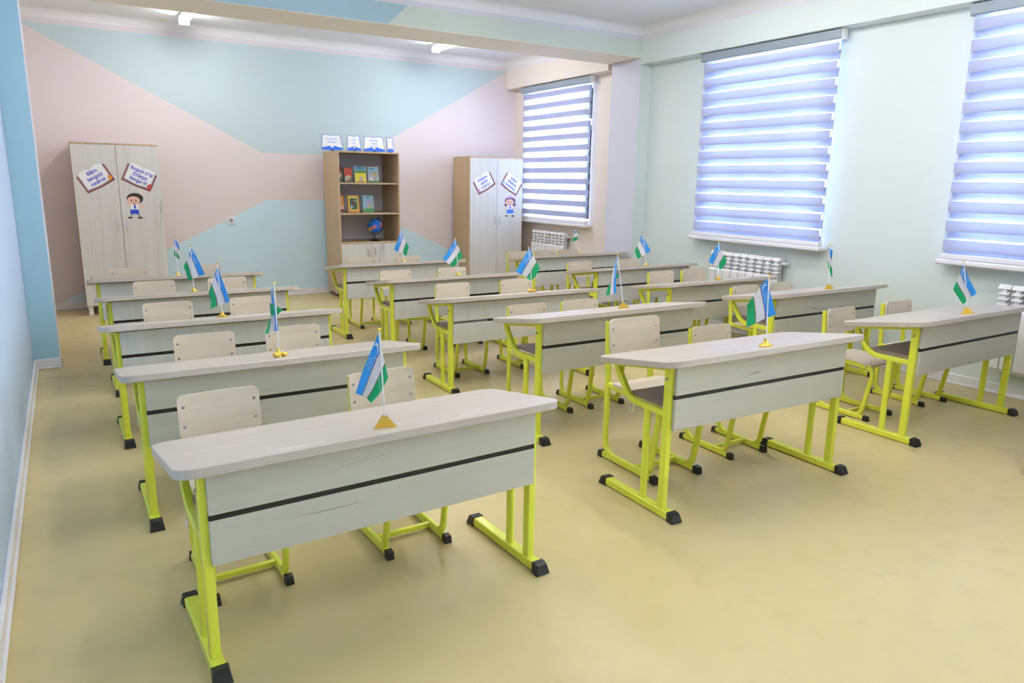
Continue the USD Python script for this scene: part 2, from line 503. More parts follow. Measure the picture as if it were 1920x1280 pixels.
skirting('baseboard_back', XL, XR, YB, YB, 'white skirting along the back wall', 'x', -1)
skirting('baseboard_left', XL, XL, YF, YP0, 'white skirting along the left wall', 'y', 1)
s = skirting('baseboard_pilaster', XL, -0.115, YP0, YP0, 'white skirting across the teal pilaster', 'x', -1)
part('cable_slot', cat(*[bx(-0.1155, -0.1125, YP0 - 0.014, YP0 - 0.005, z, z + 0.013) for z in (0.008, 0.030, 0.052)]), 'black_plastic', s, smooth=False, label='black open cable slots in the skirting end')
skirting('baseboard_right', XR, XR, YF, YP0, 'white skirting under the near windows', 'y', -1)
skirting('baseboard_corner', XR, XR, YP1, YB, 'white skirting under the far window', 'y', -1)

# ------------------------------------------------------------------ windows
for i, (a, b) in enumerate(WINDOWS):
    w = struct(f'window_{i + 1}', None, None, ['far window in the back bay', 'middle window', 'near window at the right edge', 'window beside the camera, out of view'][i])
    fx0, fx1 = XR + 0.17, XR + 0.23
    W = b - a
    fr = 0.055
    outer = sbox(a, WZ0, b, WZ1).difference(sbox(a + fr, WZ0 + fr, b - fr, WZ1 - fr))
    part('window_frame', wallward(extr(outer, fx1 - fx0), fx0), 'white_plastic', w, smooth=False)
    zt = WZ0 + 1.18
    ms = [a + W * 0.34, a + W * 0.67]
    part('transom', bx(fx0, fx1, a + fr, b - fr, zt - 0.035, zt + 0.035, 0.004), 'white_plastic', w)
    for y in ms:
        part('mullion', bx(fx0, fx1, y - 0.032, y + 0.032, WZ0 + fr, zt - 0.035, 0.004), 'white_plastic', w)
    edges = [a + fr] + [e for y in ms for e in (y - 0.032, y + 0.032)] + [b - fr]
    for j in range(3):
        y0, y1 = edges[2 * j], edges[2 * j + 1]
        if j == 1:
            sash = sbox(y0, WZ0 + fr, y1, zt - 0.035).difference(sbox(y0 + 0.045, WZ0 + fr + 0.045, y1 - 0.045, zt - 0.08))
            part('sash', wallward(extr(sash, 0.05), fx0 - 0.012), 'white_plastic', w, smooth=False)
            part('window_handle', bx(fx0 - 0.05, fx0 - 0.012, y0 + 0.012, y0 + 0.034, WZ0 + 0.5, WZ0 + 0.63, 0.006), 'white_plastic', w)
        part('pane', bx(fx0 + 0.025, fx0 + 0.03, y0 - 0.004, y1 + 0.004, WZ0 + fr - 0.004, zt - 0.03), 'glass_pane', w, smooth=False)
    part('pane', bx(fx0 + 0.025, fx0 + 0.03, a + fr - 0.004, b - fr + 0.004, zt + 0.03, WZ1 - fr + 0.004), 'glass_pane', w, smooth=False)
    part('window_sill', bx(5.065, fx0, a - 0.075, b + 0.075, WZ0 - 0.022, WZ0 + 0.012, 0.008) if False else
         cat(bx(XR, fx0, a + 0.002, b - 0.002, WZ0 - 0.002, WZ0 + 0.012), bx(5.075, XR, a - 0.075, b + 0.075, WZ0 - 0.024, WZ0 + 0.012, 0.009)), 'white_trim', w, label='white projecting sill board')

# ------------------------------------------------------------------ day-and-night roller blinds
BLINDS = [(6.775, 8.185, 0.0, 'half-open day and night roller blind on the far window, bright open stripes'),
          (3.690, 5.090, 1.0, 'nearly closed day and night roller blind on the middle window'),
          (1.345, 2.745, 1.0, 'nearly closed day and night roller blind cut off by the right edge')]
for i, (a, b, closed, label) in enumerate(BLINDS):
    B = thing('roller_blind', label, 'blind', (5.13, (a + b) / 2, WZ0 + 0.012), 0, 'day and night roller blinds')
    L = (b - a) / 2
    top = 2.492 - WZ0 - 0.012
    part('cassette', sweep([(0, -L - 0.012, top - 0.04), (0, L + 0.012, top - 0.04)], rect_prof(0.075, 0.078, 0.012), (0, 0, 1)), 'blind_cassette', B)
    for s_ in (-1, 1):
        part('cassette_end_cap', bx(-0.034, 0.034, s_ * (L + 0.012) - 0.004, s_ * (L + 0.012) + 0.004, top - 0.079, top - 0.002, 0.003), 'white_plastic', B)
    z_hi, z_lo = top - 0.078, 0.03
    P = 0.1275
    h = 0.060 + 0.0115 * closed
    n = int((z_hi - z_lo) / P) + 2
    xf, xb = -0.015, 0.015
    for k_ in range(n):
        zf = z_hi - 0.02 - k_ * P
        lo, hi = max(zf - h, z_lo), min(zf, z_hi)
        if hi - lo > 0.006:
            part('front_band', bx(xf - 0.0008, xf + 0.0008, -L + 0.012, L - 0.012, lo, hi), 'blind_band', B, smooth=False)
        zr = zf - (0.047 if closed else -0.002)
        lo, hi = max(zr - h, z_lo), min(zr, z_hi)
        if hi - lo > 0.006:
            part('rear_band', bx(xb - 0.0008, xb + 0.0008, -L + 0.013, L - 0.013, lo, hi), 'blind_band', B, smooth=False)
    part('front_voile', bx(xf - 0.0003, xf + 0.0003, -L + 0.012, L - 0.012, z_lo, z_hi), 'blind_voile', B, smooth=False)
    part('rear_voile', bx(xb - 0.0003, xb + 0.0003, -L + 0.013, L - 0.013, z_lo, z_hi), 'blind_voile', B, smooth=False)
    part('bottom_rail', sweep([(0, -L + 0.008, 0.018), (0, L - 0.008, 0.018)], rect_prof(0.036, 0.05, 0.010), (0, 0, 1)), 'white_trim', B)

# ------------------------------------------------------------------ radiators
for (y0, y1, label) in [(7.18, 7.90, 'white sectional radiator under the far window'), (4.05, 4.83, 'white sectional radiator under the middle window'),
                        (1.62, 2.345, 'white sectional radiator at the right edge of the photo')]:
    Rd = thing('radiator', label, 'radiator', (5.145, (y0 + y1) / 2, 0.0), 0, 'radiators under the windows')
    n = 9
    pw = (y1 - y0) / n
    zb, zt = 0.17, 0.735
    for j in range(n):
        yc = (j - (n - 1) / 2) * pw
        plate = hull([(x, yc + s_ * pw * 0.46, z) for s_ in (-1, 1) for x, z in ((-0.045, zb + 0.02), (-0.03, zb), (-0.03, zt - 0.15), (-0.045, zt - 0.17))])
        core = bx(-0.03, 0.03, yc - pw * 0.18, yc + pw * 0.18, zb - 0.005, zt - 0.02)
        head = hull([(x, yc + s_ * pw * 0.46, z) for s_ in (-1, 1) for x, z in ((-0.038, zt - 0.028), (-0.02, zt), (0.035, zt), (0.035, zt - 0.03))])
        sec = part('section', cat(plate, core, head), 'radiator_white', Rd)
        part('louvre', cat(*[hull([(x, yc + s_ * pw * 0.40, z0 + dz) for s_ in (-1, 1) for x, dz in ((-0.042, 0.0), (-0.042, 0.006), (-0.008, 0.012), (-0.008, 0.018))]) for z0 in (zt - 0.135, zt - 0.10, zt - 0.065)]), 'radiator_white', sec)
    part('recess', bx(-0.004, 0.004, -n / 2 * pw + 0.004, n / 2 * pw - 0.004, zb + 0.01, zt - 0.03), 'radiator_recess', Rd, smooth=False)
    part('valve', cat(cyl((0, -n / 2 * pw, zt - 0.045), (0, -n / 2 * pw - 0.05, zt - 0.045), 0.013, 12), cyl((-0.03, -n / 2 * pw - 0.04, zt - 0.045), (0.02, -n / 2 * pw - 0.04, zt - 0.045), 0.012, 12)), 'white_plastic', Rd)
    part('bracket', cat(*[bx(0.02, 0.056, s_ * 0.2 - 0.01, s_ * 0.2 + 0.01, zt - 0.12, zt - 0.06) for s_ in (-1, 1)]), 'radiator_white', Rd, smooth=False)

# ------------------------------------------------------------------ ceiling lamps
LAMPS = [(1.165, 7.43, 'left tube lamp on the ceiling of the back bay'), (3.79, 7.36, 'right tube lamp on the ceiling of the back bay'),
         (1.165, 4.15, 'left tube lamp of the rear row on the near ceiling, above the photo'),
         (2.46, 4.15, 'middle tube lamp of the rear row on the near ceiling, above the photo'),
         (3.7, 4.15, 'right tube lamp of the rear row on the near ceiling, above the photo'),
         (1.165, 2.50, 'left tube lamp of the middle row on the near ceiling, above the photo'),
         (2.46, 2.50, 'middle tube lamp of the middle row on the near ceiling, above the photo'),
         (3.7, 2.50, 'right tube lamp of the middle row on the near ceiling, above the photo'),
         (2.46, 0.55, 'tube lamp above the camera on the near ceiling, out of view')]
for x, y, label in LAMPS:
    l = thing('ceiling_lamp', label, 'lamp', (x, y, ZC), 0, 'linear ceiling lamps')
    part('housing', bx(-0.05, 0.05, -0.6, 0.6, -0.030, 0.0, 0.004), 'white_plastic', l)
    arc_ = [(0.042 * math.cos(q), -0.0305 - 0.050 * math.sin(q)) for q in np.linspace(0, math.pi, 13)]
    part('diffuser', hull([(u, yy, v) for u, v in arc_ for yy in (-0.585, 0.585)]), 'lamp_glow' if y > YP1 else 'near_lamp_glow', l, smooth=40)
    for s_ in (-1, 1):
        part('end_cap', bx(-0.05, 0.05, s_ * 0.595 - 0.009, s_ * 0.595 + 0.009, -0.084, -0.002, 0.004), 'white_plastic', l)

# ------------------------------------------------------------------ school desks
W2, YT, DEP, HT, DZ = 0.6, -0.2614, 0.4721, 0.6716, -0.0758
TILT = math.atan2(-DZ, DEP)
GRV = [(-0.415, -0.195), (0.185, 0.405)]


def tabletop(dh):
    """Tilted top with rounded corners and two pen grooves routed near its front edge."""
    r, th = 0.055, 0.027
    ln = DEP / math.cos(TILT)
    def outline(inset):
        p = sbox(-W2 + r, r, W2 - r, ln - r).buffer(r - inset, quad_segs=7)
        return np.array(p.exterior.coords)[:-1]
    layers = [(0.0025, 0.0), (0.0, -0.0025), (0.0, -th + 0.0025), (0.0025, -th)]
    pts = np.vstack([np.column_stack([outline(i), np.full(len(outline(i)), z)]) for i, z in layers])
    body = m3.Manifold.hull_points(pts)
    for x0, x1 in GRV:
        g = np.array(sbox(x0 + 0.011, 0.048, x1 - 0.011, 0.0485).buffer(0.011, quad_segs=6).exterior.coords)[:-1]
        cut = m3.Manifold.hull_points(np.vstack([np.column_stack([g, np.full(len(g), 0.002)]), np.column_stack([np.c_[np.clip(g[:, 0], x0 + 0.006, x1 - 0.006), 0.04825 + (g[:, 1] - 0.04825) * 0.5], np.full(len(g), -0.0032)])]))
        body = body - cut
    m = trimesh.Trimesh(*meshkit.arrays(body)[:2], process=False)
    m = rotx(m, -TILT)
    m.apply_translation([0, YT, HT + dh])
    return m


def groove_lining(dh):
    out = []
    for x0, x1 in GRV:
        out.append(bx(x0 + 0.007, x1 - 0.007, 0.0405, 0.056, -0.0048, -0.0022, 0.0))
    m = rotx(cat(*out), -TILT)
    m.apply_translation([0, YT, HT + dh])
    return m


def top_under(y, dh):
    return HT + dh - math.tan(TILT) * (y - YT) - 0.027 / math.cos(TILT)


def desk(label, loc, rot, dh, grain='panel_laminate', group=None, short_strip=False):
    d = thing('school_desk', label, 'desk', loc, rot, group)
    part('tabletop', tabletop(dh), 'top_laminate', d)
    part('pen_groove', groove_lining(dh), 'groove_gloss', d, smooth=False, label='glossy routed pen grooves')
    zt = top_under(-0.20, dh) - 0.002
    zs1, zs0, zb = 0.5157 + dh, 0.4995 + dh, 0.3713 + dh
    y0, y1 = -0.2125, -0.1965
    part('upper_panel', bx(-0.521, 0.521, y0, y1, zs1, zt, 0.0012), grain, d)
    part('lower_panel', bx(-0.521, 0.521, y0, y1, zb, zs0, 0.0012), grain, d)
    part('joint_strip', bx(-0.521 if not short_strip else -0.27, 0.521, y0 + 0.004, y1, zs0 - 0.001, zs1 + 0.001), 'black_strip', d, smooth=False, label='black strip between the two panels')
    for s in (-1, 1):
        x = s * 0.527
        part('skid', sweep([(x, -0.235, 0.0185), (x, 0.172, 0.0185)], rect_prof(0.040, 0.033, 0.006), (1, 0, 0)), 'lime_paint', d)
        for ya, yb, e in ((-0.232, -0.274, -1), (0.169, 0.214, 1)):
            pts = [(x + u * 0.0225, ya, z) for u in (-1, 1) for z in (0.0, 0.0385)] + [(x + u * 0.0265, yb - e * 0.004, 0.0) for u in (-1, 1)] + \
                  [(x + u * 0.025, yb, 0.004) for u in (-1, 1)] + [(x + u * 0.019, yb - e * 0.010, 0.034) for u in (-1, 1)] + [(x + u * 0.020, yb - e * 0.020, 0.0385) for u in (-1, 1)]
            part('foot_cap', hull(pts), 'black_plastic', d, smooth=False, label='black plastic foot cap')
        yp = -0.178
        part('front_post', sweep([(x, yp, 0.034), (x, yp, top_under(yp, dh) - 0.004)], rect_prof(0.028, 0.035, 0.005), (1, 0, 0)), 'lime_paint', d)
        zbar = 0.434 + dh
        part('rear_post', sweep([(x, -0.060, 0.034), (x, -0.060, zbar - 0.008)], round_prof(0.026, 0.034, 16), (1, 0, 0)), 'lime_paint', d)
        path = fillet([(x, yp + 0.012, zbar), (x, 0.052, zbar), (x, 0.142, zbar + 0.115), (x, 0.146, top_under(0.146, dh) - 0.004)], [0.10, 0.08], 7)
        part('shelf_bracket', sweep(path, rect_prof(0.024, 0.026, 0.005), (1, 0, 0)), 'lime_paint', d)
        part('top_rail', sweep([(x, yp, top_under(yp, dh) - 0.009), (x, 0.150, top_under(0.150, dh) - 0.009)], rect_prof(0.024, 0.017, 0.003), (1, 0, 0)), 'lime_paint', d)
        hx = x + s * 0.012
        part('bag_hook', sweep(fillet([(hx, 0.012, zbar - 0.005), (hx, 0.018, zbar - 0.046), (hx, 0.036, zbar - 0.046), (hx, 0.039, zbar - 0.028)], 0.008, 4), round_prof(0.0045, 0.0045, 8), (1, 0, 0)), 'chrome', d)
        part('post_bolt', cyl((x + s * 0.013, yp, 0.58 + dh), (x + s * 0.018, yp, 0.58 + dh), 0.007, 10), 'screw_metal', d)
    part('book_shelf', bx(-0.513, 0.513, -0.195, 0.072, 0.4485 + dh, 0.4645 + dh, 0.0015), 'shelf_laminate', d, label='brown board shelf under the tabletop')
    return d


COL = {'L': 'left column', 'M': 'middle column', 'R': 'window column'}
ROW = {1: 'front', 2: 'second', 3: 'third', 4: 'fourth', 5: 'last'}
UP = 'panel_laminate_upright'
POSE = {'L1': (.757, 2.132, 2.27, -.053), 'L2': (.713, 3.153, .4, -.053), 'L3': (.692, 4.175, .8, -.053), 'L4': (.712, 5.17, .5, -.053), 'L5': (.688, 6.06, 0, -.053),
        'M1': (2.507, 2.202, -.95, 0), 'M2': (2.536, 3.197, .26, 0), 'M3': (2.544, 4.207, -.7, -.05), 'M4': (2.50, 5.08, .15, -.035), 'M5': (2.50, 6.12, .1, -.035),
        'R1': (4.244, 2.243, .7, 0), 'R2': (4.315, 3.205, .2, 0), 'R3': (4.32, 4.14, 0, -.053), 'R4': (4.32, 5.03, .1, -.035), 'R5': (4.40, 6.12, 0, -.035)}
GRAIN = {'L3': UP, 'L4': UP, 'L5': UP, 'M3': UP, 'M4': UP, 'M5': UP, 'R4': UP, 'R5': UP}
protos = {}
for key, (x, y, r, dh) in POSE.items():
    c, n = COL[key[0]], ROW[int(key[1])]
    label = f'two-seat school desk with lime green frame, {n} desk of the {c}'
    kind = (dh, GRAIN.get(key, 'p'), key == 'M3')
    if kind not in protos:
        protos[kind] = desk(label, (x, y, 0), r, dh, GRAIN.get(key, 'panel_laminate'), 'lime framed school desks', short_strip=key == 'M3')
    else:
        dup(protos[kind], 'school_desk', label, (x, y, 0), r)


# ------------------------------------------------------------------ student chairs
def curved_board(w, h, th, bow, r, n=12, xbend=True):
    """A plywood board, rounded corners, bowed across its width; lies in xz, its middle pushed back to +y by bow."""
    p = sbox(-w / 2 + r, -h / 2 + r, w / 2 - r, h / 2 - r).buffer(r, quad_segs=6)
    m = extr(p, th)
    m = trimesh.Trimesh(*trimesh.remesh.subdivide_to_size(m.vertices, m.faces, 0.03), process=False)
    m.merge_vertices()
    v = m.vertices
    m.vertices = np.stack([v[:, 0], v[:, 2] + bow * (1 - (2 * v[:, 0] / w) ** 2), v[:, 1]], 1)
    m.fix_normals()
    return m


def seat_board(w, d, th, r):
    p = sbox(-w / 2 + r, -d / 2 + r, w / 2 - r, d / 2 - r).buffer(r, quad_segs=5)
    m = extr(p, th)
    m = trimesh.Trimesh(*trimesh.remesh.subdivide_to_size(m.vertices, m.faces, 0.03), process=False)
    m.merge_vertices()
    v = m.vertices.copy()
    t = np.clip((-v[:, 1] - d / 2 + 0.09) / 0.09, 0, 1)
    v[:, 2] -= 0.026 * t ** 2
    v[:, 2] -= 0.006 * np.clip(1 - (v[:, 1] / (d * 0.4)) ** 2, 0, 1) * (1 - (2 * v[:, 0] / w) ** 2)
    m.vertices = v
    m.fix_normals()
    return m


def chair(label, loc, rot, group):
    c = thing('student_chair', label, 'chair', loc, rot, group)
    g, yb = 0.1165, 0.165
    seat = seat_board(0.272, 0.262, 0.011, 0.025)
    part('seat', moved(seat, (0, -0.012, 0.338)), 'plywood', c)
    back = curved_board(0.268, 0.150, 0.009, 0.012, 0.022)
    part('backrest', moved(rotx(back, -0.10), (0, yb - 0.030, 0.5385)), 'plywood', c)
    for s in (-1, 1):
        x = s * g
        prof = rect_prof(0.019, 0.026, 0.007)
        path = fillet([(x, yb + 0.012, 0.598), (x, yb - 0.004, 0.36), (x, yb - 0.004, 0.022), (x, -0.125, 0.022), (x, -0.175, 0.318), (x, 0.155, 0.330)], [0.4, 0.062, 0.05, 0.045], 7)
        part('side_frame', sweep(path, prof, (1, 0, 0)), 'lime_paint', c)
        part('skid', sweep([(x, -0.150, 0.0165), (x, yb + 0.008, 0.0165)], rect_prof(0.022, 0.024, 0.005), (1, 0, 0)), 'lime_paint', c)
        for ya, yb2, e in ((-0.146, -0.176, -1), (yb + 0.004, yb + 0.032, 1)):
            part('foot_cap', hull([(x + u * 0.0135, ya, z) for u in (-1, 1) for z in (0, 0.030)] + [(x + u * 0.0135, yb2, 0.0) for u in (-1, 1)] + [(x + u * 0.0115, yb2 - e * 0.004, 0.028) for u in (-1, 1)]), 'black_plastic', c, smooth=False, label='black plastic foot cap')
        for z in (0.505, 0.572):
            yy = yb - 0.030 - 0.10 * (z - 0.5385) * -1 * -1
            part('screw', moved(rotx(lathe([(0, 0.0), (0.006, 0.0005), (0.0048, 0.003), (0.0, 0.0042)], 10), math.pi / 2), (x, yb - 0.030 + 0.10 * (z - 0.5385) + 0.0035, z)), 'screw_metal', c)
    part('cross_bar', sweep([(-g, -0.03, 0.020), (g, -0.03, 0.020)], rect_prof(0.018, 0.020, 0.004), (0, 1, 0)), 'lime_paint', c)
    part('seat_cross_bar', sweep([(-g, 0.10, 0.322), (g, 0.10, 0.322)], rect_prof(0.016, 0.018, 0.004), (0, 1, 0)), 'lime_paint', c)
    return c


CH = [('L1', .400, 1.0, 3, 0), ('L1', .989, 1.0, 2, 0), ('L2', .504, 1, 0, 0), ('L2', .915, 1, 0, 0), ('L3', .467, 1, 1, 0), ('L3', .940, 1, 0, 0), ('L4', .489, 1, 0, 0), ('L4', .973, 1, 0, 0),
      ('L5', .393, 1, 0, 0), ('L5', .946, 1, 0, 0),
      ('M1', 2.303, 1.14, -1, 0), ('M1', 2.830, 1, -2, 0), ('M2', 2.328, 1, 0, 0), ('M2', 2.718, 1, -1, 0), ('M3', 2.331, 1, 0, 0), ('M3', 2.866, 1, 0, 0), ('M4', 2.255, 1, 0, 0.0), ('M4', 2.764, 1, 0, 0),
      ('M5', 2.339, 1, 0, 0), ('M5', 2.802, 1, 0, 0),
      ('R1', 3.985, 1, 1, 0), ('R1', 4.575, 1, -2, 0), ('R2', 4.235, 1, 0, 0), ('R2', 4.625, 1, 0, 0), ('R3', 4.271, 1, 0, 0), ('R3', 4.680, 1, 0, 0.03), ('R4', 4.074, 1, 0, 0), ('R4', 4.655, 1, 0, 0),
      ('R5', 4.070, 1, 0, 0), ('R5', 4.412, 1, 0, 0), ('R5', 4.720, 1, 0, 0)]
first = None
for i, (key, x, sc, rot, dy) in enumerate(CH):
    mates = [q for q in CH if q[0] == key]
    pos = ['left', 'right'] if len(mates) == 2 else ['left', 'middle', 'right']
    big = 'taller ' if sc > 1.05 else ''
    label = f'{big}plywood chair with lime frame, {pos[[q[1] for q in mates].index(x)]} seat behind the {ROW[int(key[1])]} desk of the {COL[key[0]]}'
    loc = (x, POSE[key][1] + 0.43 - 0.145 * sc + dy, 0)
    if first is None:
        first = chair(label, loc, rot, 'plywood student chairs')
    else:
        dup(first, 'student_chair', label, loc, rot, None, sc if sc != 1 else None)

# ------------------------------------------------------------------ table flags
mat('flag_cloth', {
    'uv': ('texture_coordinate', {}), 's': ('separate_xyz', {}),
    'r': ('rgb_ramp', {'interpolate': False, 'ramp': [(0.0, (0.05, 0.43, 0.97)), (0.318, (0.60, 0.03, 0.04)), (0.338, (0.84, 0.84, 0.88)), (0.662, (0.60, 0.03, 0.04)), (0.682, (0.015, 0.50, 0.20))]}),
    'd': ('principled_bsdf', {'roughness': 0.6}), 't': ('translucent_bsdf', {}), 'm': ('mix_closure', {'fac': 0.25})},
    [('uv.UV', 's.vector'), ('s.y', 'r.fac'), ('r.color', 'd.base_color'), ('r.color', 't.color'), ('d.BSDF', 'm.closure1'), ('t.BSDF', 'm.closure2')], 'm.closure')
FLAGS = {  # base point on the desk, heading of the cloth plane, tip and cloth corners (hoist top, hoist bottom, fly bottom, fly top) in that plane, base type
    'L1': (0.76, 1.962, -.349, [(-0.0106, 0.2941), (-0.0139, 0.2831), (0.0125, 0.1519), (-0.0374, 0.0768), (-0.0874, 0.1085)], 'pyramid'),
    'L2': (0.707, 3.013, -.549, [(-0.0034, 0.3065), (-0.0124, 0.2997), (-0.034, 0.190), (-0.0520, 0.0900), (0.0, 0.1134)], 'lobed'),
    'L3': (0.675, 4.095, -.799, [(-0.0096, 0.287), (-0.0082, 0.2757), (-0.075, 0.1323), (-0.066, 0.0427), (0.0497, 0.09)], 'bell'),
    'L4': (0.676, 5.09, -.749, [(-0.0009, 0.2981), (0.001, 0.2856), (-0.0674, 0.1613), (-0.0326, 0.0722), (0.0863, 0.1224)], 'bell'),
    'L5': (0.692, 5.98, -.549, [(-0.0074, 0.2959), (-0.0121, 0.2879), (-0.0195, 0.1525), (0.0247, 0.1293), (0.0246, 0.225)], 'bell'),
    'M1': (2.503, 2.014, -.749, [(-0.0132, 0.2988), (-0.0209, 0.2895), (-0.0906, 0.173), (-0.0784, 0.0768), (0.0246, 0.1377)], 'bell'),
    'M2': (2.637, 3.117, -.449, [(-0.045, 0.2993), (-0.0476, 0.2905), (-0.074, 0.175), (-0.1020, 0.0626), (-0.0380, 0.0878)], 'pyramid'),
    'M3': (2.683, 4.127, -.299, [(-0.0331, 0.3053), (-0.0274, 0.2981), (0.0528, 0.1638), (-0.0093, 0.0772), (-0.1192, 0.1407)], 'lobed'),
    'M4': (2.567, 5.0, -.349, [(-0.0288, 0.2912), (-0.0272, 0.2831), (0.031, 0.1546), (-0.0373, 0.0681), (-0.1235, 0.1326)], 'bell'),
    'M5': (2.551, 6.04, -.399, [(-0.0282, 0.2828), (-0.026, 0.2735), (0.0477, 0.1376), (0.0197, 0.0571), (-0.0779, 0.1136)], 'bell'),
    'R1': (4.189, 2.059, -.749, [(-0.0496, 0.2857), (-0.0485, 0.2684), (-0.0841, 0.1293), (-0.019, 0.0511), (0.0294, 0.1139)], 'pyramid'),
    'R2': (4.307, 3.005, -.549, [(-0.0216, 0.2935), (-0.0271, 0.2794), (-0.0199, 0.1493), (0.0236, 0.0755), (-0.0072, 0.2587)], 'pyramid'),
    'R3': (4.404, 4.06, -.349, [(-0.0208, 0.304), (-0.0224, 0.2957), (0.0605, 0.1526), (0.0162, 0.0808), (-0.0986, 0.1449)], 'bell'),
    'R4': (4.431, 4.95, -.799, [(-0.0441, 0.289), (-0.0495, 0.2747), (-0.1065, 0.1251), (-0.0697, 0.0595), (0.0353, 0.1306)], 'bell'),
    'R5': (4.505, 6.04, -.549, [(-0.0587, 0.2656), (-0.0583, 0.2548), (-0.0868, 0.1296), (-0.0274, 0.1524), (-0.0363, 0.2498)], 'bell')}
rng = random.Random(5)
BASEWORD = {'pyramid': 'stepped pyramid', 'bell': 'bell-shaped', 'lobed': 'three-lobed'}


def flag_base(kind):
    if kind == 'bell':
        return [('base', lathe([(0, 0), (0.030, 0), (0.030, 0.004), (0.026, 0.008), (0.018, 0.011), (0.0165, 0.014), (0.0095, 0.018), (0.0065, 0.026), (0.0065, 0.034), (0, 0.034)], 30))]
    if kind == 'lobed':
        ms = [lathe([(0, 0), (0.012, 0), (0.011, 0.012), (0.007, 0.02), (0.0075, 0.036), (0, 0.036)], 20)]
        for k in range(3):
            a = k * 2 * math.pi / 3 + 0.4
            b = trimesh.creation.icosphere(3, 0.0135)
            b.apply_scale([1.25, 1, 0.75])
            b.apply_transform(trimesh.transformations.rotation_matrix(a, [0, 0, 1]))
            ms.append(moved(b, (0.02 * math.cos(a), 0.02 * math.sin(a), 0.0102)))
        return [('base', cat(*ms))]
    ms = []
    for k in range(5):
        r = 0.034 - k * 0.0062
        tri = Polygon([(r * math.cos(a), r * math.sin(a)) for a in (math.radians(90), math.radians(210), math.radians(330))]).buffer(0.003, quad_segs=2)
        ms.append(('base', moved(extr(tri, 0.0052), (0, 0, k * 0.0070))))
        if k < 4:
            tri = tri.buffer(-0.005)
            ms.append(('spacer', moved(extr(tri, 0.0019), (0, 0, k * 0.0070 + 0.0052))))
    return ms


